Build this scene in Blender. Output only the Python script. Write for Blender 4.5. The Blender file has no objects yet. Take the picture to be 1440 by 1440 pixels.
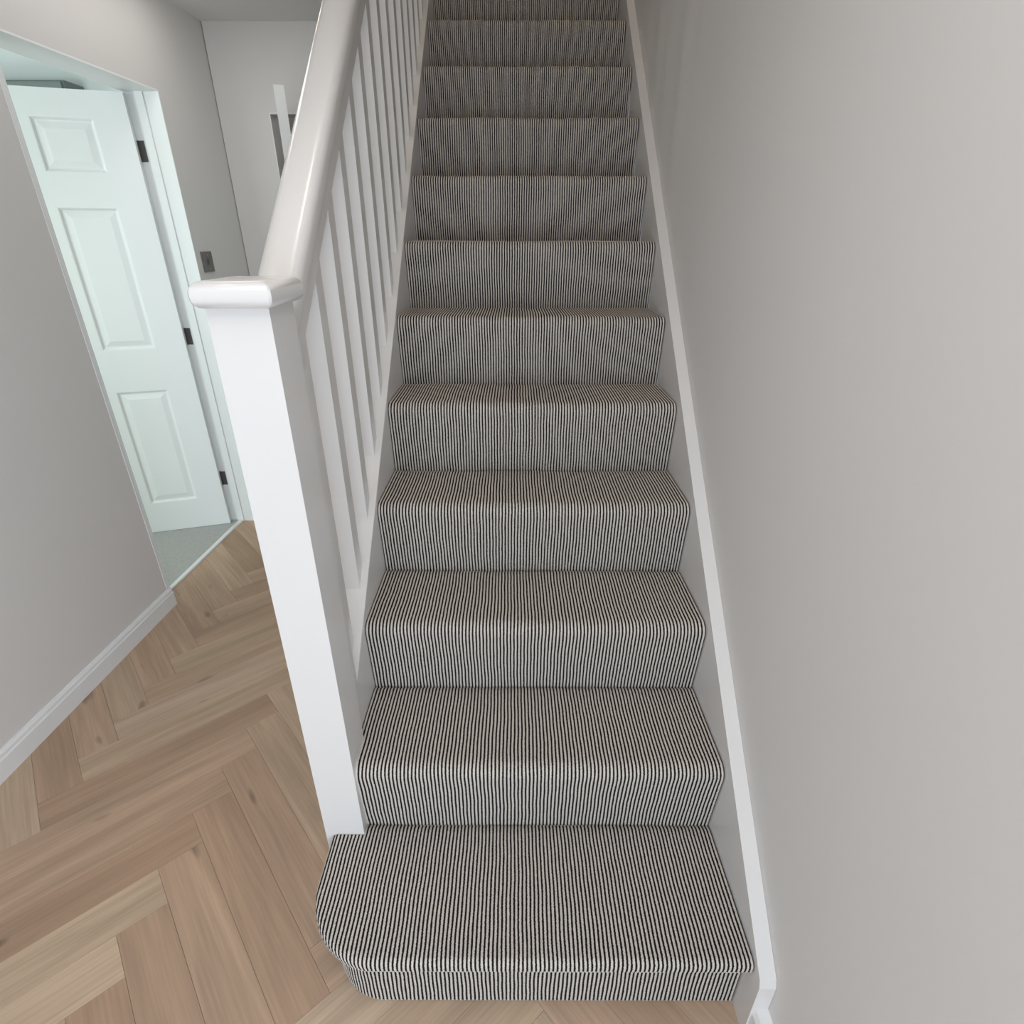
import bpy, bmesh, math, random
import numpy as np
from mathutils import Vector, Matrix
random.seed(7); rng = np.random.default_rng(7)
S = bpy.context.scene
COL = S.collection

# ------------------------------------------------------------------ camera
cd = bpy.data.cameras.new('camera'); cam = bpy.data.objects.new('camera', cd); COL.objects.link(cam)
cd.sensor_width = 36; cd.sensor_fit = 'HORIZONTAL'; cd.lens = 19.564; cd.clip_start = .02
cam.matrix_world = Matrix(((0.9999980712, -0.0017627800, 0.0008661286, 0.3453558),
                           (0.0015582757, 0.4436440163, -0.8962017399, -0.6028151),
                           (0.0011955536, 0.8962013610, 0.4436459075, 1.4126970),
                           (0, 0, 0, 1)))
S.camera = cam
# ------------------------------------------------------------------ view / world / lights
S.view_settings.view_transform = 'Standard'; S.view_settings.look = 'None'
S.view_settings.gamma = 1; S.view_settings.use_curve_mapping = False
S.view_settings.exposure = 0.49
w = bpy.data.worlds.new('world'); S.world = w; w.use_nodes = True
w.node_tree.nodes['Background'].inputs[0].default_value = (.78, .86, 1, 1)
w.node_tree.nodes['Background'].inputs[1].default_value = .6

def area(name, loc, target, sx, sy, power, col):
    l = bpy.data.lights.new(name, 'AREA'); l.shape = 'RECTANGLE'; l.size = sx; l.size_y = sy
    l.energy = power; l.color = col
    o = bpy.data.objects.new(name, l); COL.objects.link(o); o.location = loc
    o.rotation_euler = (Vector(target) - Vector(loc)).to_track_quat('-Z', 'Y').to_euler()
    return o
def bulb(name, loc, power, col, r=.04):
    l = bpy.data.lights.new(name, 'POINT'); l.energy = power; l.color = col; l.shadow_soft_size = r
    o = bpy.data.objects.new(name, l); COL.objects.link(o); o.location = loc
    return o
DAY = (.76, .88, 1.0); WARM = (1.0, .88, .74); MINT = (.88, 1.0, .98)
area('front_window_daylight', (.18, -2.26, .70), (.0, 0, .40), 1.15, 1.0, 19, DAY)
area('hall_ceiling_fill', (.25, -.5, 2.272), (.22, -.5001, 0), 1.0, 1.0, 7.6, (1, .975, .95))  # unseen soft overhead fill, added to even out the ambient light
area('hall_end_fill', (-.80, 1.7, 2.272), (-.80, 1.7001, 0), .3, 1.0, 1.7, (1, .98, .96))  # added overhead fill that lifts the walls at the hall end
area('side_fill', (.815, -1.55, .98), (-1.1, -.75, .75), .85, 1.5, 13, DAY)  # added fill from the right for the near left wall and floor
area('side_room_daylight', (-2.15, .12, 1.3), (-2.0, 2.0, 1.1), 1.3, 1.3, 15, MINT)
area('landing_fill', (.4, 4.1, 3.7), (.4, 1.5, 2.6), 1.0, .8, 2, (1, .93, .86))  # added warm fill over the landing, no window is built there
bulb('side_room_fill', (-2.5, 1.5, 1.75), 9, (.92, 1, .98), .12); bulb('side_room_fill', (-2.75, 2.75, 1.75), 6, (.92, 1, .98), .12)  # two unseen fills, added to brighten the side room's ceiling and far wall
for i, (x, y, z, p) in enumerate([(.5, .95, 2.262, 5.5), (-.55, .35, 2.262, 1.2), (-.55, 1.9, 2.262, .8), (.20, -.9, 2.262, 1.2)]):
    if i == 0: z = 4.55; p = 15
    bulb('ceiling_spot_lamp', (x, y, z), p, WARM, .035)
bulb('end_room_fill', (-.6, 3.4, 2.2), 1.6, (1, .95, .9), .1)  # unseen fill, added to bring the room beyond up to the hall's tone

# ------------------------------------------------------------------ materials
def mat(name, col, rough=.5, spec=.5, bump=0, bscale=200, var=0, vscale=3, coat=0):
    m = bpy.data.materials.new(name); m.use_nodes = True; n = m.node_tree.nodes; L = m.node_tree.links
    b = n['Principled BSDF']; b.inputs['Base Color'].default_value = (*col, 1); b.inputs['Roughness'].default_value = rough
    b.inputs['Specular IOR Level'].default_value = spec; b.inputs['Coat Weight'].default_value = coat
    b.inputs['Coat Roughness'].default_value = .08
    tc = n.new('ShaderNodeTexCoord')
    if bump:
        t = n.new('ShaderNodeTexNoise'); t.inputs['Scale'].default_value = bscale; t.inputs['Detail'].default_value = 3
        L.new(tc.outputs['Object'], t.inputs['Vector'])
        bp = n.new('ShaderNodeBump'); bp.inputs['Strength'].default_value = bump; bp.inputs['Distance'].default_value = .002
        L.new(t.outputs['Fac'], bp.inputs['Height']); L.new(bp.outputs['Normal'], b.inputs['Normal'])
    if var:
        t = n.new('ShaderNodeTexNoise'); t.inputs['Scale'].default_value = vscale; t.inputs['Detail'].default_value = 3
        L.new(tc.outputs['Object'], t.inputs['Vector'])
        r = n.new('ShaderNodeMapRange'); r.inputs['To Min'].default_value = 1 - var; r.inputs['To Max'].default_value = 1 + var
        L.new(t.outputs['Fac'], r.inputs['Value'])
        mx = n.new('ShaderNodeVectorMath'); mx.operation = 'SCALE'; mx.inputs[0].default_value = col
        L.new(r.outputs['Result'], mx.inputs['Scale']); L.new(mx.outputs[0], b.inputs['Base Color'])
    return m
M_WALL = mat('wall_paint', (.66, .64, .622), .75, .25, .05, 260, .015, 2)
M_CEIL = mat('ceiling_paint', (.72, .72, .70), .85, .2)
M_ROOMWALL = mat('side_room_paint', (.80, .84, .83), .8, .2)
M_GLOSS = mat('white_gloss_paint', (.665, .645, .63), .22, .5, .06, 45, 0, 3, .12)
M_SATIN = mat('white_satin_paint', (.76, .76, .755), .42, .4, .05, 60)
M_DOOR = mat('door_paint', (.78, .80, .79), .40, .45, .05, 90)
M_BLACK = mat('dark_bronze_metal', (.11, .10, .098), .38, .6); M_BLACK.node_tree.nodes['Principled BSDF'].inputs['Metallic'].default_value = .25
M_CHROME = mat('brushed_nickel', (.55, .54, .52), .3, .5); M_CHROME.node_tree.nodes['Principled BSDF'].inputs['Metallic'].default_value = 1
M_ALU = mat('aluminium_strip', (.80, .80, .78), .35, .5); M_ALU.node_tree.nodes['Principled BSDF'].inputs['Metallic'].default_value = .35
M_CUP = mat('grey_green_laminate', (.20, .235, .225), .6, .3)
M_PINE = mat('bare_pine', (.45, .33, .2), .7, .3)
M_RCARP = mat('grey_carpet', (.42, .42, .40), .95, .1, .9, 420, .18, 90)

def carpet_mat():
    m = bpy.data.materials.new('striped_wool_carpet'); m.use_nodes = True; n = m.node_tree.nodes; L = m.node_tree.links
    b = n['Principled BSDF']; b.inputs['Roughness'].default_value = .95; b.inputs['Specular IOR Level'].default_value = .08
    uv = n.new('ShaderNodeUVMap'); uv.uv_map = 'UVMap'
    sp = n.new('ShaderNodeSeparateXYZ'); L.new(uv.outputs[0], sp.inputs[0])
    ns = n.new('ShaderNodeTexNoise'); ns.inputs['Scale'].default_value = 1.0; ns.inputs['Detail'].default_value = 2
    vm = n.new('ShaderNodeVectorMath'); vm.operation = 'MULTIPLY'; vm.inputs[1].default_value = (1.3, 330, 0)
    L.new(uv.outputs[0], vm.inputs[0]); L.new(vm.outputs[0], ns.inputs['Vector'])
    j = n.new('ShaderNodeMath'); j.operation = 'MULTIPLY_ADD'; j.inputs[1].default_value = .30
    L.new(ns.outputs['Fac'], j.inputs[0]); L.new(sp.outputs['X'], j.inputs[2])
    s = n.new('ShaderNodeMath'); s.operation = 'SUBTRACT'; s.inputs[1].default_value = .15; L.new(j.outputs[0], s.inputs[0])
    fr = n.new('ShaderNodeMath'); fr.operation = 'FRACT'; L.new(s.outputs[0], fr.inputs[0])
    pp = n.new('ShaderNodeMath'); pp.operation = 'PINGPONG'; pp.inputs[1].default_value = .5; L.new(fr.outputs[0], pp.inputs[0])
    mr = n.new('ShaderNodeMapRange'); mr.inputs['From Min'].default_value = .205; mr.inputs['From Max'].default_value = .265
    L.new(pp.outputs[0], mr.inputs['Value'])
    # fibre mottling
    n2 = n.new('ShaderNodeTexNoise'); n2.inputs['Scale'].default_value = 1.0; n2.inputs['Detail'].default_value = 3
    v2 = n.new('ShaderNodeVectorMath'); v2.operation = 'MULTIPLY'; v2.inputs[1].default_value = (5, 700, 0)
    L.new(uv.outputs[0], v2.inputs[0]); L.new(v2.outputs[0], n2.inputs['Vector'])
    cr = n.new('ShaderNodeValToRGB'); cr.color_ramp.elements[0].color = (.41, .372, .335, 1); cr.color_ramp.elements[0].position = .3
    cr.color_ramp.elements[1].color = (.65, .605, .555, 1); cr.color_ramp.elements[1].position = .7
    L.new(n2.outputs['Fac'], cr.inputs[0])
    mx = n.new('ShaderNodeMix'); mx.data_type = 'RGBA'; mx.inputs[6].default_value = (.016, .012, .011, 1)
    L.new(mr.outputs[0], mx.inputs[0]); L.new(cr.outputs[0], mx.inputs[7]); L.new(mx.outputs[2], b.inputs['Base Color'])
    bp = n.new('ShaderNodeBump'); bp.inputs['Strength'].default_value = .5; bp.inputs['Distance'].default_value = .0015
    L.new(n2.outputs['Fac'], bp.inputs['Height']); L.new(bp.outputs['Normal'], b.inputs['Normal'])
    return m
M_CARPET = carpet_mat()

def oak_mat():
    m = bpy.data.materials.new('pale_oak_plank'); m.use_nodes = True; n = m.node_tree.nodes; L = m.node_tree.links
    b = n['Principled BSDF']; b.inputs['Roughness'].default_value = .55; b.inputs['Specular IOR Level'].default_value = .35
    tc = n.new('ShaderNodeTexCoord'); oi = n.new('ShaderNodeObjectInfo')
    off = n.new('ShaderNodeVectorMath'); off.operation = 'MULTIPLY_ADD'; off.inputs[1].default_value = (1, 1, 1)
    sc = n.new('ShaderNodeVectorMath'); sc.operation = 'SCALE'; sc.inputs[0].default_value = (37, 61, 11)
    L.new(oi.outputs['Random'], sc.inputs['Scale']); L.new(tc.outputs['Object'], off.inputs[0]); L.new(sc.outputs[0], off.inputs[2])
    def noise(vec, scale, det, dist=0):
        v = n.new('ShaderNodeVectorMath'); v.operation = 'MULTIPLY'; v.inputs[1].default_value = vec; L.new(off.outputs[0], v.inputs[0])
        t = n.new('ShaderNodeTexNoise'); t.inputs['Scale'].default_value = scale; t.inputs['Detail'].default_value = det
        t.inputs['Distortion'].default_value = dist; L.new(v.outputs[0], t.inputs['Vector']); return t
    broad = noise((.6, 7, 1), 2.6, 3, .6); grain = noise((.5, 16, 1), 11, 4, .3); knot = noise((1.6, 5, 1), 3.1, 1)
    tone = n.new('ShaderNodeValToRGB'); e = tone.color_ramp.elements
    e[0].position = 0; e[0].color = (.375, .248, .165, 1); e[1].position = 1; e[1].color = (.545, .405, .300, 1)
    k = e.new(.5); k.color = (.475, .335, .234, 1); k = e.new(.75); k.color = (.465, .345, .238, 1)
    L.new(oi.outputs['Random'], tone.inputs[0])
    def rng_(src, a, c, lo, hi):
        r = n.new('ShaderNodeMapRange'); r.inputs['From Min'].default_value = a; r.inputs['From Max'].default_value = c
        r.inputs['To Min'].default_value = lo; r.inputs['To Max'].default_value = hi; L.new(src, r.inputs['Value']); return r.outputs[0]
    def mul(x, y):
        q = n.new('ShaderNodeMath'); q.operation = 'MULTIPLY'; L.new(x, q.inputs[0]); L.new(y, q.inputs[1]); return q.outputs[0]
    f = mul(mul(rng_(broad.outputs['Fac'], .3, .7, .84, 1.13), rng_(grain.outputs['Fac'], .3, .7, .90, 1.08)),
            rng_(knot.outputs['Fac'], .71, .78, 1, .4))
    v = n.new('ShaderNodeVectorMath'); v.operation = 'SCALE'; L.new(tone.outputs[0], v.inputs[0]); L.new(f, v.inputs['Scale'])
    L.new(v.outputs[0], b.inputs['Base Color'])
    bp = n.new('ShaderNodeBump'); bp.inputs['Strength'].default_value = .12; bp.inputs['Distance'].default_value = .001
    L.new(grain.outputs['Fac'], bp.inputs['Height']); L.new(bp.outputs['Normal'], b.inputs['Normal'])
    return m
M_OAK = oak_mat()

# ------------------------------------------------------------------ helpers
def link(name, me, m=None, parent=None):
    o = bpy.data.objects.new(name, me); COL.objects.link(o)
    if m: me.materials.append(m)
    if parent: o.parent = parent
    return o
def struct(o): o['kind'] = 'structure'; return o
def empty(name, loc=(0, 0, 0)):
    o = bpy.data.objects.new(name, None); COL.objects.link(o); o.location = loc; o.empty_display_size = .05; return o
def tag(o, label, cat, group=None):
    o['label'] = label; o['category'] = cat
    if group: o['group'] = group
    return o
def bm_to(name, bm, m, parent=None, smooth=False, bev=0, seg=2):
    if bev: bmesh.ops.bevel(bm, geom=[e for e in bm.edges if e.is_manifold and e.calc_face_angle(0) > .5], offset=bev, segments=seg, profile=.7, affect='EDGES', clamp_overlap=True)
    bmesh.ops.recalc_face_normals(bm, faces=bm.faces)
    me = bpy.data.meshes.new(name); bm.to_mesh(me); bm.free()
    if smooth:
        for p in me.polygons: p.use_smooth = True
    return link(name, me, m, parent)
def add_box(bm, lo, hi, F=None):
    vs = [bm.verts.new(F(x, y, z) if F else (x, y, z)) for x in (lo[0], hi[0]) for y in (lo[1], hi[1]) for z in (lo[2], hi[2])]
    for q in ((0, 1, 3, 2), (4, 6, 7, 5), (0, 4, 5, 1), (2, 3, 7, 6), (0, 2, 6, 4), (1, 5, 7, 3)): bm.faces.new([vs[i] for i in q])
def box(name, lo, hi, m, parent=None, bev=0, seg=2, F=None):
    bm = bmesh.new(); add_box(bm, lo, hi, F); return bm_to(name, bm, m, parent, bev=bev, seg=seg)
def add_prism(bm, poly, a, b, F):      # poly of (p,q), extruded between a and b, F(p,q,t)->xyz
    A = [bm.verts.new(F(p, q, a)) for p, q in poly]; B = [bm.verts.new(F(p, q, b)) for p, q in poly]
    n = len(poly); bm.faces.new(A); bm.faces.new(B[::-1])
    for i in range(n): bm.faces.new((A[i], B[i], B[(i + 1) % n], A[(i + 1) % n]))
def prism(name, poly, a, b, F, m, parent=None, bev=0, seg=2):
    bm = bmesh.new(); add_prism(bm, poly, a, b, F); return bm_to(name, bm, m, parent, bev=bev, seg=seg)
def grid_mesh(name, P, UV, m, parent=None):
    # P: (nu,nv,3) UV: (nu,nv,2)
    nu, nv = P.shape[:2]; idx = np.arange(nu * nv).reshape(nu, nv)
    q = np.stack([idx[:-1, :-1], idx[1:, :-1], idx[1:, 1:], idx[:-1, 1:]], -1).reshape(-1, 4)
    me = bpy.data.meshes.new(name); me.vertices.add(nu * nv); me.vertices.foreach_set('co', P.reshape(-1).astype(np.float32))
    me.loops.add(q.size); me.loops.foreach_set('vertex_index', q.reshape(-1).astype(np.int32))
    me.polygons.add(len(q)); me.polygons.foreach_set('loop_start', np.arange(0, q.size, 4, dtype=np.int32))
    me.polygons.foreach_set('loop_total', np.full(len(q), 4, dtype=np.int32))
    me.polygons.foreach_set('use_smooth', np.ones(len(q), dtype=bool))
    l = me.uv_layers.new(name='UVMap'); l.data.foreach_set('uv', UV.reshape(-1, 2)[q.reshape(-1)].reshape(-1).astype(np.float32))
    me.update(calc_edges=True); me.validate()
    return link(name, me, m, parent)

# ------------------------------------------------------------------ dimensions
R_, G_ = .2, .2302          # rise, going
WD = .799                   # carpet width
SL = R_ / G_
PER = WD / 98               # one dark + one light stripe
WALLR = .832
YB = 2.62                   # wall at the end of the hall
ZC = 2.28                   # hall ceiling
YF = -2.3
CB0, CB1 = (-3.1, 3.42, .004), (-2.28, 3.59, 2.228)
N_ = 13
# left wall is a degree or two off parallel: frame (s along, d towards the hall, z)
U = Vector((.0342, .99942, 0)); NN = Vector((.99942, -.0342, 0)); O_ = Vector((-1.1372, .4765, 0))
def W(s, d, z): return O_ + U * s + NN * d + Vector((0, 0, z))
S0, S1 = .890, 1.663        # doorway in the left wall
HD = 1.932
TH = .135

# ------------------------------------------------------------------ structure
bm = bmesh.new()
add_box(bm, (-3.0, -TH, 0), (S0 - .006, 0, ZC), W); add_box(bm, (S1 + .006, -TH, 0), (2.3, 0, ZC), W)
add_box(bm, (S0 - .006, -TH, HD + .006), (S1 + .006, 0, ZC), W)
struct(bm_to('wall_left', bm, M_WALL))
bm = bmesh.new()
add_box(bm, (WALLR, -1.1, 0), (WALLR + .12, 4.3, 4.7)); add_box(bm, (WALLR, YF - .1, 0), (WALLR + .12, -2.0, ZC + .3))
add_box(bm, (WALLR, -2.0, 1.8), (WALLR + .12, -1.1, ZC + .3)); add_box(bm, (WALLR, -2.0, 0), (WALLR + .12, -1.1, .18))  # opening made up to go with the added side light
struct(bm_to('wall_right', bm, M_WALL))
bm = bmesh.new()
for y in (-2.0, -1.15): add_box(bm, (WALLR + .03, y, .18), (WALLR + .08, y + .05, 1.8))
for z in (.18, 1.75): add_box(bm, (WALLR + .03, -1.95, z), (WALLR + .08, -1.15, z + .05))
struct(bm_to('added_window_frame', bm, M_SATIN))  # frame of an unseen window, made up for the added side light
DX0, DX1, DH = -.815, -.115, 1.935
bm = bmesh.new()
add_box(bm, (-1.06, YB, 0), (DX0 - .005, YB + .1, ZC)); add_box(bm, (DX1 + .005, YB, 0), (-.058, YB + .1, ZC)); add_box(bm, (DX0 - .005, YB, DH + .005), (DX1 + .005, YB + .1, ZC))
struct(bm_to('wall_back', bm, M_WALL))
# far side room behind the hall door
bm = bmesh.new()
add_box(bm, (-1.3, 4.0, 0), (.0, 4.1, ZC)); add_box(bm, (-1.3, YB + .1, 0), (-1.2, 4.0, ZC)); add_box(bm, (-.058, YB + .1, 0), (.0, 4.0, ZC))
struct(bm_to('wall_back_room', bm, M_WALL))
# ceiling with the stairwell opening
bm = bmesh.new()
add_box(bm, (-1.35, YF - .1, ZC), (-.075, 4.1, ZC + .3)); add_box(bm, (-.075, YF - .1, ZC), (WALLR, .45, ZC + .3))
struct(bm_to('ceiling', bm, M_CEIL))
struct(box('ceiling_upper', (-1.35, .35, 4.6), (WALLR, 4.3, 4.7), M_CEIL))
bm = bmesh.new()
add_box(bm, (-1.35, .33, ZC + .3), (WALLR, .45, 4.6)); add_box(bm, (-1.35, 4.2, ZC + .3), (WALLR, 4.3, 4.6)); add_box(bm, (-1.35, .45, ZC + .3), (-1.25, 4.2, 4.6))
struct(bm_to('wall_upper', bm, M_WALL))
struct(box('floor_upper_landing', (-.075, 13 * G_ - G_, 2.42), (WALLR, 4.2, 2.58), M_CEIL))
# front wall with a tall glazed opening behind the photographer
bm = bmesh.new()
add_box(bm, (-1.35, YF - .1, 0), (-.42, YF, ZC)); add_box(bm, (.78, YF - .1, 0), (WALLR, YF, ZC)); add_box(bm, (-.42, YF - .1, 1.95), (.78, YF, ZC)); add_box(bm, (-.42, YF - .1, 0), (.78, YF, .15))
struct(bm_to('wall_front', bm, M_WALL))
bm = bmesh.new()
for x in (-.42, .15, .73): add_box(bm, (x, YF - .07, .15), (x + .05, YF - .02, 1.95))
for z in (.15, 1.9): add_box(bm, (-.42, YF - .07, z), (.78, YF - .02, z + .05))
struct(bm_to('window_1', bm, M_SATIN))
# wall below the stair string, hall side
prism('wall_understair', [(.297, 0), (2.62, 0), (2.62, SL * 2.62 - .103), (.297, SL * .297 - .103)], -.034, -.006, lambda y, z, x: (x, y, z), M_WALL)['kind'] = 'structure'
# side room
bm = bmesh.new()
add_box(bm, (-3.9, -.1, 0), (-1.26, 0, 2.75)); add_box(bm, (-3.9, 3.6, 0), (-1.16, 3.7, 2.75)); add_box(bm, (-4.0, -.1, 0), (-3.9, 3.7, 2.75))
add_box(bm, (-2.6, -TH - .02, ZC - .01), (2.3, -TH + .03, 2.75), W)
struct(bm_to('wall_side_room', bm, M_ROOMWALL))
struct(box('ceiling_side_room', (-4, -.1, 2.75), (-1.2, 3.7, 2.85), M_ROOMWALL))
bm = bmesh.new()
ppoly = [W(-.6, -.081, 0), W(2.1, -.081, 0), Vector((-4, 3.6, 0)), Vector((-4, -.1, 0))]
add_prism(bm, [(v.x, v.y) for v in ppoly], -.02, .004, lambda x, y, z: (x, y, z))
f_room = struct(bm_to('floor_side_room', bm, M_RCARP)); f_room['label'] = 'grey short-pile carpet beyond the open panelled door'

cb = box('tall_cupboard', CB0, CB1, M_CUP, bev=.003)
tag(cb, 'plain grey-green cupboard showing just above the open panelled door', 'cupboard')
cx_ = (CB0[0] + CB1[0]) / 2
for a_, b_ in ((CB0[0] + .01, cx_ - .002), (cx_ + .002, CB1[0] - .01)):
    dr = box('cupboard_door', (a_, CB0[1] - .018, .08), (b_, CB0[1] - .001, CB1[2] - .01), M_CUP, cb, bev=.002)
    box('knob', ((cx_ - .04 if a_ < cx_ - .1 else cx_ + .02), CB0[1] - .045, 1.0), ((cx_ - .02 if a_ < cx_ - .1 else cx_ + .04), CB0[1] - .018, 1.02), M_CHROME, dr, bev=.004)

# ------------------------------------------------------------------ floor of herringbone planks
floor = struct(box('floor', (-1.42, YF - .1, -.06), (WALLR + .1, 4.1, -.0105), M_PINE))
A_ = math.radians(41.5); PW = .1048; NP = 6
ea = Vector((math.cos(A_), math.sin(A_))); eb = Vector((math.cos(A_ - math.pi / 2), math.sin(A_ - math.pi / 2)))
LIM = [(1, 0, WALLR + .0), (0, 1, 3.6), (0, -1, 2.3)]
def clip(poly, a, b, c):    # keep a x + b y <= c
    out = []
    for i in range(len(poly)):
        p, q = poly[i], poly[(i + 1) % len(poly)]; dp = a * p[0] + b * p[1] - c; dq = a * q[0] + b * q[1] - c
        if dp <= 0: out.append(p)
        if (dp < 0 < dq) or (dq < 0 < dp):
            t = dp / (dp - dq); out.append((p[0] + (q[0] - p[0]) * t, p[1] + (q[1] - p[1]) * t))
    return out
def plank(s0, s1, t0, t1, along_a):
    g = .0002
    pts = [ea * s + eb * t for s, t in ((s0 + g, t0 + g), (s1 - g, t0 + g), (s1 - g, t1 - g), (s0 + g, t1 - g))]
    poly = [(p.x, p.y) for p in pts]
    # left wall plane (into the wall up to the threshold strip)
    c0 = W(0, -.078 if True else 0, 0)
    poly = clip(poly, -NN.x, -NN.y, -(NN.x * c0.x + NN.y * c0.y))
    for a, b, c in LIM: poly = clip(poly, a, b, c)
    if len(poly) < 3: return
    area_ = abs(sum(poly[i][0] * poly[(i + 1) % len(poly)][1] - poly[(i + 1) % len(poly)][0] * poly[i][1] for i in range(len(poly)))) / 2
    if area_ < .0004: return
    cx = sum(p[0] for p in poly) / len(poly); cy = sum(p[1] for p in poly) / len(poly)
    if min(p[0] for p in poly) > .0 and min(p[1] for p in poly) > .1: return                       # under the stairs
    ang = A_ if along_a else A_ - math.pi / 2
    ca, sa = math.cos(-ang), math.sin(-ang)
    loc = [((x - cx) * ca - (y - cy) * sa, (x - cx) * sa + (y - cy) * ca) for x, y in poly]
    area2 = sum(loc[i][0] * loc[(i + 1) % len(loc)][1] - loc[(i + 1) % len(loc)][0] * loc[i][1] for i in range(len(loc)))
    if area2 < 0: loc = loc[::-1]
    n = len(loc); e = .0004
    mxx = sum(p[0] for p in loc) / n; mxy = sum(p[1] for p in loc) / n
    def ins(p):
        dx, dy = p[0] - mxx, p[1] - mxy
        return (p[0] - math.copysign(min(e, abs(dx)), dx), p[1] - math.copysign(min(e, abs(dy)), dy))
    vs = [(x, y, -.010) for x, y in loc] + [(x, y, -.0005) for x, y in loc] + [(*ins(p), 0) for p in loc]
    fs = [tuple(range(2 * n, 3 * n))] + [(i, (i + 1) % n, n + (i + 1) % n, n + i) for i in range(n)] + [(n + i, n + (i + 1) % n, 2 * n + (i + 1) % n, 2 * n + i) for i in range(n)]
    me = bpy.data.meshes.new('plank'); me.from_pydata(vs, [], fs)
    o = link('plank', me, M_OAK, floor); o.location = (cx, cy, 0); o.rotation_euler = (0, 0, ang)
T0 = -.434; SR = -.2402      # a plank of row 0 (t in T0-.1048..T0) ends at s = SR
for j in range(-60, 60):
    t0 = T0 + (j - 1) * PW
    for m_ in range(-10, 10):
        s1 = SR - j * PW + m_ * 2 * NP * PW
        plank(s1 - NP * PW, s1, t0, t0 + PW, True)
for i in range(-60, 60):
    s0 = SR + i * PW
    # A planks cover column i for rows j with  s1-NP*PW <= s0 < s1 ; s1 = SR - j PW + 12 m PW  ->  -j+12m-6 <= i < -j+12m
    # B planks occupy rows j with  -j+12m <= i < -j+12m+6  ->  j in [12m-i, 12m-i+5]
    for m_ in range(-10, 10):
        j0 = 12 * m_ - i
        plank(s0, s0 + PW, T0 + (j0 - 1) * PW, T0 + (j0 + NP - 1) * PW, False)

# ------------------------------------------------------------------ skirting
SKH, SKT = .082, .015
def skirt_profile(h, t): return [(0, 0), (t, 0), (t, h - .022), (t - .003, h - .018), (t - .004, h - .008), (t - .009, h - .001), (0, h)]
bl = prism('baseboard_left', skirt_profile(SKH, SKT), -2.8, S0 - .005, lambda d, z, s: W(s, d, z), M_SATIN); struct(bl)
bl = prism('baseboard_left_far', skirt_profile(SKH, SKT), S1 + .02, 2.14, lambda d, z, s: W(s, d, z), M_SATIN); struct(bl)
struct(prism('baseboard_back', skirt_profile(SKH, SKT), -1.03, DX0 - .07, lambda d, z, x: (x, YB - d, z), M_SATIN))
struct(prism('baseboard_right', [(0, 0), (.028, 0), (.028, .085), (.022, .097), (0, .100)], YF, -.0745, lambda d, z, y: (WALLR - d, y, z), M_SATIN))
struct(prism('baseboard_understair', skirt_profile(SKH, SKT), .30, 2.60, lambda d, z, y: (-.036 - d, y, z), M_SATIN))

# ------------------------------------------------------------------ six-panel door leaf builder
def panelled_leaf(parent, w, h, t, m, handle_x, hand=1):
    """leaf in local frame: x along width from hinge, y thickness (0 = face seen), z up"""
    st, mid = .125, .062
    pw = (w - 2 * st - mid) / 2
    cols = [(st, st + pw), (st + pw + mid, w - st)]
    rows = [(.168, .752), (.940, 1.520), (1.642, 1.832)]
    bm = bmesh.new()
    xs = [0, cols[0][0], cols[0][1], cols[1][0], cols[1][1], w]; zs = [.006] + [v for r in rows for v in r] + [h]
    for y, face in ((0, 1), (t, -1)):
        V = {(i, k): bm.verts.new((xs[i], y, zs[k])) for i in range(6) for k in range(8)}
        for i in range(5):
            for k in range(7):
                if i in (1, 3) and k in (1, 3, 5): continue
                bm.faces.new((V[i, k], V[i + 1, k], V[i + 1, k + 1], V[i, k + 1]))
        if face == 1: VA = V
        else: VB = V
    ring = [(i, 0) for i in range(6)] + [(5, k) for k in range(1, 8)] + [(i, 7) for i in range(4, -1, -1)] + [(0, k) for k in range(6, 0, -1)]
    for a, b in zip(ring, ring[1:] + ring[:1]): bm.faces.new((VA[a], VA[b], VB[b], VB[a]))
    leaf = bm_to('door_leaf', bm, m, parent)
    for (x0, x1) in cols:
        for (z0, z1) in rows:
            bm = bmesh.new()
            for y0, sg in ((0, 1), (t, -1)):
                prev = None
                for ins, dep in ((0, 0), (.004, .0005), (.012, .0085), (.017, .0095), (.040, .0030), (.043, .0028)):
                    v = [bm.verts.new((x, y0 + sg * dep, z)) for x, z in ((x0 + ins, z0 + ins), (x1 - ins, z0 + ins), (x1 - ins, z1 - ins), (x0 + ins, z1 - ins))]
                    if prev:
                        for q in range(4): bm.faces.new((prev[q], prev[(q + 1) % 4], v[(q + 1) % 4], v[q]))
                    prev = v
                bm.faces.new(prev)
            bmesh.ops.recalc_face_normals(bm, faces=bm.faces)
            bm_to('door_panel', bm, m, leaf)
    # lever handle both sides
    for y0, sg in ((0, -1), (t, 1)):
        bm = bmesh.new()
        bmesh.ops.create_cone(bm, cap_ends=True, segments=24, radius1=.026, radius2=.026, depth=.008, matrix=Matrix.Translation((handle_x, y0 + sg * .005, 1.0)) @ Matrix.Rotation(math.pi / 2, 4, 'X'))
        bmesh.ops.create_cone(bm, cap_ends=True, segments=16, radius1=.009, radius2=.009, depth=.05, matrix=Matrix.Translation((handle_x, y0 + sg * .03, 1.0)) @ Matrix.Rotation(math.pi / 2, 4, 'X'))
        bmesh.ops.create_cone(bm, cap_ends=True, segments=16, radius1=.009, radius2=.008, depth=.12, matrix=Matrix.Translation((handle_x - .055, y0 + sg * .052, 1.0)) @ Matrix.Rotation(math.pi / 2, 4, 'Y'))
        bm_to('door_handle', bm, M_BLACK if hand else M_CHROME, leaf, smooth=False)
    return leaf

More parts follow.
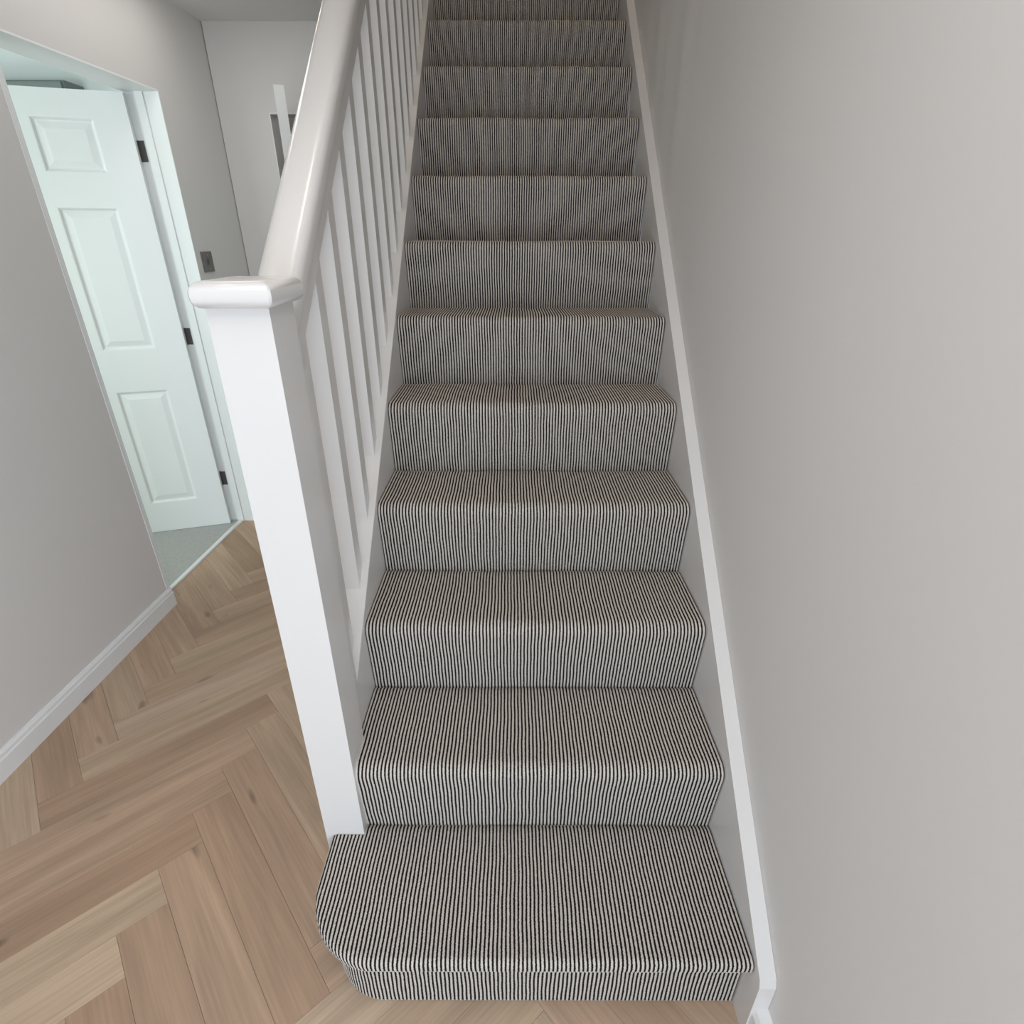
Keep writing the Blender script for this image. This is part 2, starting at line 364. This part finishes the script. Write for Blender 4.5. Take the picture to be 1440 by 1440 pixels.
# door_1 : doorway on the left wall
d1 = struct(empty('door_1', W((S0 + S1) / 2, -TH / 2, 0))); d1['label'] = 'white six-panel door standing open into the left-hand room, dark hinges'
d1.rotation_euler = (0, 0, 0)
bpy.context.view_layer.update()
def keep(o, par):
    o.parent = par; o.matrix_parent_inverse = Matrix.Translation(-par.location); return o
# lining: two jambs and a head, with door stops
bm = bmesh.new(); LT = .006
add_box(bm, (S0 - LT, -TH - .003, 0), (S0, .0025, HD + LT), W); add_box(bm, (S1, -TH - .003, 0), (S1 + LT, .0025, HD + LT), W)
add_box(bm, (S0 - LT + .0002, -TH - .0028, HD), (S1 + LT - .0002,   .0023, HD + LT), W)
add_box(bm, (S0 - .020, -.001, .084), (S0 - LT - .0002, .0022, HD + LT), W)
fr = bm_to('door_frame', bm, M_DOOR, bev=.001); keep(fr, d1)
bm = bmesh.new()
for a, b, z0, z1 in ((S0, S0 + .007, 0, HD), (S1 - .007, S1, 0, HD)):
    add_box(bm, (a, -.094, z0), (b, -.060, z1), W)
ds = bm_to('door_stop', bm, M_DOOR, bev=.002); keep(ds, d1)
# leaf placed on its hinge line
D0 = Vector((-1.198, 2.098, 0)); ED = Vector((-.9555, -.295, 0)).normalized()
lp = empty('leaf_pivot')
leaf1 = panelled_leaf(None, .752, 1.922, .035, M_DOOR, .70, 1)
bpy.data.objects.remove(lp)
ang = math.atan2(ED.y, ED.x)
# local y must point away from the hall: mirror so face y=0 looks at the camera
leaf1.matrix_world = Matrix.Translation(D0) @ Matrix.Rotation(ang, 4, 'Z') @ Matrix.Diagonal((1, -1, 1, 1))
leaf1.parent = d1; leaf1.matrix_parent_inverse = Matrix.Translation(-d1.location)
for zc in (.254, .985, 1.729):
    bm = bmesh.new()
    add_box(bm, (S1 - .0015, -TH + .001, zc - .038), (S1 + .0005, -TH + .031, zc + .038), W)
    add_box(bm, (S1 - .034, -TH - .003, zc - .038), (S1 - .001, -TH + .008, zc + .038), W)
    h_ = bm_to('hinge', bm, M_BLACK); keep(h_, d1)
    k_ = W(S1 - .006, -TH - .004, zc)
    bm = bmesh.new(); bmesh.ops.create_cone(bm, cap_ends=True, segments=12, radius1=.006, radius2=.006, depth=.078, matrix=Matrix.Translation(k_))
    kn = bm_to('hinge_knuckle', bm, M_BLACK); kn.parent = h_; kn.matrix_parent_inverse = (h_.matrix_parent_inverse @ Matrix()).inverted() @ h_.matrix_parent_inverse if False else Matrix.Translation((0, 0, 0))
# threshold strip
ts = prism('threshold_strip', [(-.089, .0045), (-.087, .0075), (-.077, .0085), (-.067, .0075), (-.064, .0005)], S0 + .003, S1 - .003, lambda d, z, s: W(s, d, z), M_ALU)
tag(ts, 'silver metal threshold strip between grey carpet and oak planks in the doorway', 'threshold')

# door_2 : end of the hall, opened towards us
d2 = struct(empty('door_2', (DX0, YB, 0))); d2['label'] = 'white door at the far end of the hall, open and seen edge-on behind the handrail'
bm = bmesh.new()
add_box(bm, (DX0 - .005, YB - .002, 0), (DX0, YB + .102, DH)); add_box(bm, (DX1, YB - .002, 0), (DX1 + .005, YB + .102, DH)); add_box(bm, (DX0 - .0048, YB - .0018, DH), (DX1 + .0048, YB + .1018, DH + .005))
keep(bm_to('door_frame', bm, M_SATIN, bev=.0015), d2)
leaf2 = panelled_leaf(None, .655, 1.925, .038, M_DOOR, .60, 0)
H2 = Vector((-.772, 2.606, 0)); E2 = Vector((.325, -.9457, 0))
leaf2.matrix_world = Matrix.Translation(H2) @ Matrix.Rotation(math.atan2(E2.y, E2.x), 4, 'Z')
leaf2.parent = d2; leaf2.matrix_parent_inverse = Matrix.Translation(-d2.location)
bm = bmesh.new(); add_box(bm, (.654, .008, .915), (.6565, .030, 1.07)); add_box(bm, (.656, .012, .975), (.663, .026, 1.0))
lt = bm_to('latch_plate', bm, M_CHROME, leaf2)
for zc in (.25, 1.0, 1.72):
    bm = bmesh.new(); add_box(bm, (-.004, .002, zc - .038), (.001, .036, zc + .038)); bm_to('hinge', bm, M_BLACK, leaf2)

# light switch on the left wall past the doorway
sc_s, sc_z = 1.755, 1.306
M_SW = mat('gunmetal_switch', (.15, .14, .135), .35, .6)
sw = box('light_switch', (sc_s - .043, .0, sc_z - .043), (sc_s + .043, .006, sc_z + .043), M_SW, F=W, bev=.002)
tag(sw, 'small square dark metal light switch on the grey wall beyond the doorway', 'light switch')
rk = box('rocker', (sc_s - .006, .006, sc_z - .012), (sc_s + .006, .010, sc_z + .012), M_BLACK, sw, F=W, bev=.001)
for zz in (-.03, .03):
    bm = bmesh.new(); bmesh.ops.create_cone(bm, cap_ends=True, segments=10, radius1=.003, radius2=.003, depth=.002, matrix=Matrix.Translation(W(sc_s, .0065, sc_z + zz)) @ Matrix.Rotation(math.pi / 2, 4, 'Y')); bm_to('screw', bm, M_CHROME, sw)

# ------------------------------------------------------------------ staircase
st = empty('staircase', (.4, 0, 0)); tag(st, 'straight flight of stairs with white painted strings under striped carpet', 'staircase')
LO, RO = .225, .25          # string top offsets over the pitch
def YZ(y, z, x): return (x, y, z)
ytop = 12 * G_
pl = [(.296, LO + SL * .296), (.296, SL * .296 - .10), (ytop, SL * ytop - .10), (ytop, LO + SL * ytop)]
keep(prism('string', pl, -.035, -.0005, YZ, M_GLOSS, bev=.002), st)
yf = -.0745
pr = [(yf, 0), (yf, RO + SL * yf - .012), (yf + .006, RO + SL * (yf + .006)), (ytop, RO + SL * ytop), (ytop, SL * ytop - .10), (.20, 0)]
keep(prism('string', pr, WD + .0015, WALLR - .0005, YZ, M_GLOSS, bev=.002), st)
for k in range(1, 14):
    y0, z1 = (k - 1) * G_, k * R_
    bm = bmesh.new(); xl = .004 if k > 1 else .075
    add_box(bm, (xl, y0 + .008, z1 - R_ + .001), (WD - .004, y0 + .022, z1 - .036))
    if k < 13: add_box(bm, (xl, y0 + .002 if k > 1 else .0, z1 - .036), (WD - .004, y0 + G_ + .006, z1 - .018))
    if k == 1:   # rounded end of the bottom step
        pts = [(.085 - .113 * math.cos(a), .10 - .098 * math.sin(a)) for a in np.linspace(0, math.pi / 2, 12)]
        pts = [(-.028, .196)] + pts + [(.085, .196)]
        add_prism(bm, pts,   .001, z1 - .016, lambda x, y, z: (x, y, z))
    keep(bm_to('step', bm, M_PINE), st)

# ------------------------------------------------------------------ carpet (one fitted runner, a piece for every step)
carpet = empty('stair_carpet', (.4, 0, .1)); tag(carpet, 'black and cream narrow striped carpet fitted over every stair', 'carpet')
kk = rng.uniform(0, 6.28, (3, 6))
def wob(x, s, k):     # slow sideways wander of the ribs
    return .0011 * (np.sin(s * 21 + x * 9 + k * 1.7) * .6 + np.sin(s * 47 + x * 31 + k * 2.9 + 1) * .3 + np.sin(s * 95 - x * 63 + k) * .22 + .5 * np.sin(x * 14 + k * 4.1))
def rib(u): return .0016 * np.clip(.5 - .5 * np.cos(2 * math.pi * u), 0, 1) ** .55
def dens(path, step=.010):
    out = [path[0]]
    for a, b in zip(path, path[1:]):
        n = max(1, int(math.ceil(math.hypot(b[0] - a[0], b[1] - a[1]) / step)))
        for i in range(1, n + 1): out.append((a[0] + (b[0] - a[0]) * i / n, a[1] + (b[1] - a[1]) * i / n))
    return np.array(out)
NS = 98 * 6
for k in range(2, 14):
    y0, z0, z1 = (k - 1) * G_, (k - 1) * R_, k * R_; n_ = .014; yk = k * G_
    n_ = .019; rr = .026; yc, zc = y0 - n_ + rr, z1 - .002 - rr
    path = [(y0 + .001, z0 - .014), (y0 + .0005, z0 - .004), (y0, z0 + .004)]
    path += [(yc - rr * math.cos(a), zc + rr * math.sin(a)) for a in np.radians([-5, 8, 20, 32, 44, 56, 68, 80, 90])]
    path += [(yk - .018, z1 - .002), (yk - .009, z1 - .0035), (yk - .002, z1 - .008), (yk + .004, z1 - .011)]
    if k == 13: path = path[:7]
    p = dens(path); t = np.gradient(p, axis=0); t /= np.linalg.norm(t, axis=1)[:, None]; nrm = np.stack([-t[:, 1], t[:, 0]], 1)
    s = np.concatenate([[0], np.cumsum(np.linalg.norm(np.diff(p, axis=0), axis=1))])
    u = np.arange(NS + 1) / 6.; x = u * PER
    Ug, Sg = np.meshgrid(u, s, indexing='ij'); h = rib(Ug) - .0008
    P = np.zeros((len(u), len(s), 3)); edge = np.minimum(1, np.minimum(x, WD - x) / .02)[:, None]
    P[..., 0] = x[:, None] + wob(x[:, None], Sg, k) * edge
    und = .0012 * np.sin(x[:, None] * 13 + k * 2.3) * np.sin(Sg * 9 + k)      # soft unevenness of the nosing
    P[..., 1] = p[None, :, 0] + nrm[None, :, 0] * (h + und); P[..., 2] = p[None, :, 1] + nrm[None, :, 1] * (h + und)
    keep(grid_mesh('carpet_piece', P, np.stack([Ug + .0 * Sg, Sg], -1), M_CARPET), carpet)

# bottom step: top piece, rolled edge round the bullnose, and a separate riser strip
EC, ERX, ERY, YN, XL = (.085, .10), .147, .148, -.048, -.062
# (1) top
u = np.arange(int(round((XL + .012) / PER * 6)), NS + 1) / 6.; x = u * PER
ins = .0105
def yfront(x):
    q = np.clip((EC[0] - x) / (ERX - ins), 0, 1); return np.where(x < EC[0], EC[1] - (ERY - ins) * np.sqrt(1 - q * q), YN + ins)
yb = np.where(x < .012, .2030, G_ + .004); yfr = yfront(x)
v = np.linspace(0, 1, 30); Ug, Vg = np.meshgrid(u, v, indexing='ij')
P = np.zeros((len(u), 30, 3)); Y = yfr[:, None] + (yb - yfr)[:, None] * Vg
P[..., 0] = x[:, None] + wob(x[:, None], Y, 1) * np.minimum(1, (WD - x) / .02)[:, None]; P[..., 1] = Y
dip = np.where(Y > G_ - .012, (Y - (G_ - .012)) * .6, 0)
P[..., 2] = .1975 + rib(Ug) - .0008 - dip + .0008 * np.sin(P[..., 0] * 17) * np.sin(Y * 20)
top1 = keep(grid_mesh('carpet_piece', P, np.stack([Ug, Y], -1), M_CARPET), carpet)
# (2) rolled edge
def outline(inset, step=PER / 6):
    pts = [(XL + inset, .2030)]; pts += [(XL + inset, yy) for yy in np.linspace(.2030, EC[1], 60)[1:]]
    pts += [(EC[0] - (ERX - inset) * math.cos(a), EC[1] - (ERY - inset) * math.sin(a)) for a in np.linspace(0, math.pi / 2, 400)[1:]]
    pts += [(WD, YN + inset)]
    pts = np.array(pts); L = np.concatenate([[0], np.cumsum(np.linalg.norm(np.diff(pts, axis=0), axis=1))])
    n = int(L[-1] / step); q = np.linspace(0, L[-1], n + 1)
    p = np.stack([np.interp(q, L, pts[:, 0]), np.interp(q, L, pts[:, 1])], 1)
    t = np.gradient(p, axis=0); t /= np.linalg.norm(t, axis=1)[:, None]; nr = np.stack([t[:, 1], -t[:, 0]], 1)
    return p, nr, q
p, nr, q = outline(0)
prof = [(-.012, .1972), (-.006, .1955), (-.002, .192), (0, .186), (0, .178), (-.001, .170), (-.004, .1645), (-.010, .162)]
prof = np.array(prof); arc = np.concatenate([[0], np.cumsum(np.linalg.norm(np.diff(prof, axis=0), axis=1))]) - .012
flatx = p[:, 0][:, None] + nr[:, 0][:, None] * arc[None, :]
P = np.zeros((len(p), len(prof), 3)); Uu = flatx / PER
sm = np.array([0, .4, .8, 1, 1, 1, .9, .3]); cz = np.array([1, .9, .6, .2, 0, 0, -.3, -.5])
hh = rib(Uu) - .0008
o_ = prof[:, 0][None, :] + hh * sm
wv = wob(p[:, 0][:, None], p[:, 1][:, None] - arc[None, :], 1) * np.clip(-nr[:, 1][:, None], 0, 1)
P[..., 0] = p[:, 0][:, None] + nr[:, 0][:, None] * o_ + wv * np.minimum(1, (WD - p[:, 0]) / .02)[:, None]; P[..., 1] = p[:, 1][:, None] + nr[:, 1][:, None] * o_; P[..., 2] = prof[:, 1][None, :] + hh * cz
keep(grid_mesh('carpet_nosing', P, np.stack([Uu, p[:, 1][:, None] - arc[None, :]], -1), M_CARPET), top1)
# (3) riser strip
p, nr, q = outline(.0275)
zz = np.linspace(.0015, .1665, 14); Uu = (q[:, None] - q[-1] + WD) / PER + 0 * zz[None, :]
P = np.zeros((len(p), 14, 3)); hh = rib(Uu) - .0008
t_ = np.stack([-nr[:, 1], nr[:, 0]], 1); wv = wob(p[:, 0][:, None] * 2, zz[None, :], 9)
P[..., 0] = p[:, 0][:, None] + nr[:, 0][:, None] * hh + t_[:, 0][:, None] * wv * np.minimum(1, (WD - p[:, 0]) / .02)[:, None]
P[..., 1] = p[:, 1][:, None] + nr[:, 1][:, None] * hh; P[..., 2] = zz[None, :]
keep(grid_mesh('carpet_piece', P, np.stack([Uu, zz[None, :] + 0 * Uu], -1), M_CARPET), carpet)['label'] = 'separate carpet strip on the bottom riser'

# ------------------------------------------------------------------ balustrade
bal = empty('balustrade', (-.035, .25, 0)); tag(bal, 'glossy white stair balustrade with newel post, handrail and square spindles', 'balustrade')
NX0, NX1, NY0, NY1 = -.0765, .0110, .2037, .2950
keep(box('newel_post', (NX0, NY0, .001), (NX1, NY1, 1.327), M_GLOSS, bev=.003, seg=3), bal)
nw = [o for o in bal.children if o.name == 'newel_post'][0]
bm = bmesh.new(); prev = None
cprof = [(.012, 0), (.007, .0012), (.0028, .005), (.0008, .010), (0, .016), (.0008, .023), (.003, .0285), (.007, .0325), (.013, .0345)]
for ins_, zc_ in cprof:
    x0, x1, y0, y1 = -.087 + ins_, .0245 - ins_, .184 + ins_, .318 - ins_; c_ = .003
    v_ = [bm.verts.new((x, y, 1.3245 + zc_)) for x, y in ((x0 + c_, y0), (x1 - c_, y0), (x1, y0 + c_), (x1, y1 - c_), (x1 - c_, y1), (x0 + c_, y1), (x0, y1 - c_), (x0, y0 + c_))]
    if prev:
        for q in range(8): bm.faces.new((prev[q], prev[(q + 1) % 8], v_[(q + 1) % 8], v_[q]))
    else: bm.faces.new(v_[::-1])
    prev = v_
bm.faces.new(prev)
cap = bm_to('newel_cap', bm, M_GLOSS, smooth=True)
cap.modifiers.new('es', 'EDGE_SPLIT').split_angle = math.radians(33)
cap.parent = nw; cap.matrix_parent_inverse = (Matrix.Translation(-bal.location)).inverted() @ Matrix.Translation(-bal.location)
keep(box('newel_fillet', (-.050, NY1 - .001, .46), (.0030, NY1 + .036, 1.215), M_GLOSS, bev=.002), bal)
# handrail: profile perpendicular to x, extruded along the pitch
CXR = -.0375
def rail_profile():
    pts = [(-.0265, 0), (-.0280, .002), (-.0280, .042), (-.0235, .045), (-.0235, .050), (-.0330, .052), (-.0360, .056), (-.0365, .062), (-.0365, .086), (-.0345, .096), (-.0295, .1045), (-.021, .1095), (-.011, .1125), (0, .1135)]
    return pts + [(-a, b) for a, b in pts[-2::-1]]
RT = .925
prs = [(CXR + a, b) for a, b in rail_profile()]
bm = bmesh.new()
A1 = [bm.verts.new((x_, NY1 - .001, RT + SL * (NY1 - .001) + z_)) for x_, z_ in prs]; ye = 2.70
B1 = [bm.verts.new((x_, ye, RT + SL * ye + z_)) for x_, z_ in prs]
bm.faces.new(A1); bm.faces.new(B1[::-1])
for i in range(len(prs)): bm.faces.new((A1[i], B1[i], B1[(i + 1) % len(prs)], A1[(i + 1) % len(prs)]))
hr = bm_to('handrail', bm, M_GLOSS)
try: hr.data.shade_auto_smooth(use_auto_smooth=True)
except Exception: pass
for p_ in hr.data.polygons: p_.use_smooth = True
for e_ in hr.data.edges: pass
keep(hr, bal)
mod = hr.modifiers.new('es', 'EDGE_SPLIT'); mod.split_angle = math.radians(38)
# base rail along the string
keep(prism('base_rail', [(NY1, LO + SL * NY1 - .026), (ye - .02, LO + SL * (ye - .02) - .026), (ye - .02, LO + SL * (ye - .02) + .004), (NY1, LO + SL * NY1 + .004)], -.060, -.0008, YZ, M_GLOSS, bev=.003), bal)
i = 0
bw = .0405
while True:
    y1 = .405 + .1352 * i; y0 = y1 - bw
    if y1 > 2.62: break
    bm = bmesh.new(); xa, xb = -.0168 - bw, -.0168
    vb = []; 
    for (xx, yy) in ((xa, y0), (xb, y0), (xb, y1), (xa, y1)):
        vb.append((bm.verts.new((xx - (xa + xb) / 2, yy - y0, LO + SL * yy)), bm.verts.new((xx - (xa + xb) / 2, yy - y0, RT + SL * yy + .012))))
    bm.faces.new([v[0] for v in vb]); bm.faces.new([v[1] for v in vb][::-1])
    for a in range(4): bm.faces.new((vb[a][0], vb[(a + 1) % 4][0], vb[(a + 1) % 4][1], vb[a][1]))
    o = bm_to('spindle', bm, M_GLOSS, bev=.0015); o.location = ((xa + xb) / 2, y0, 0); keep(o, bal)
    i += 1
keep(box('newel_post', (-.082, ye, 2.0), (.008, ye + .09, 3.62), M_GLOSS, bev=.003), bal)
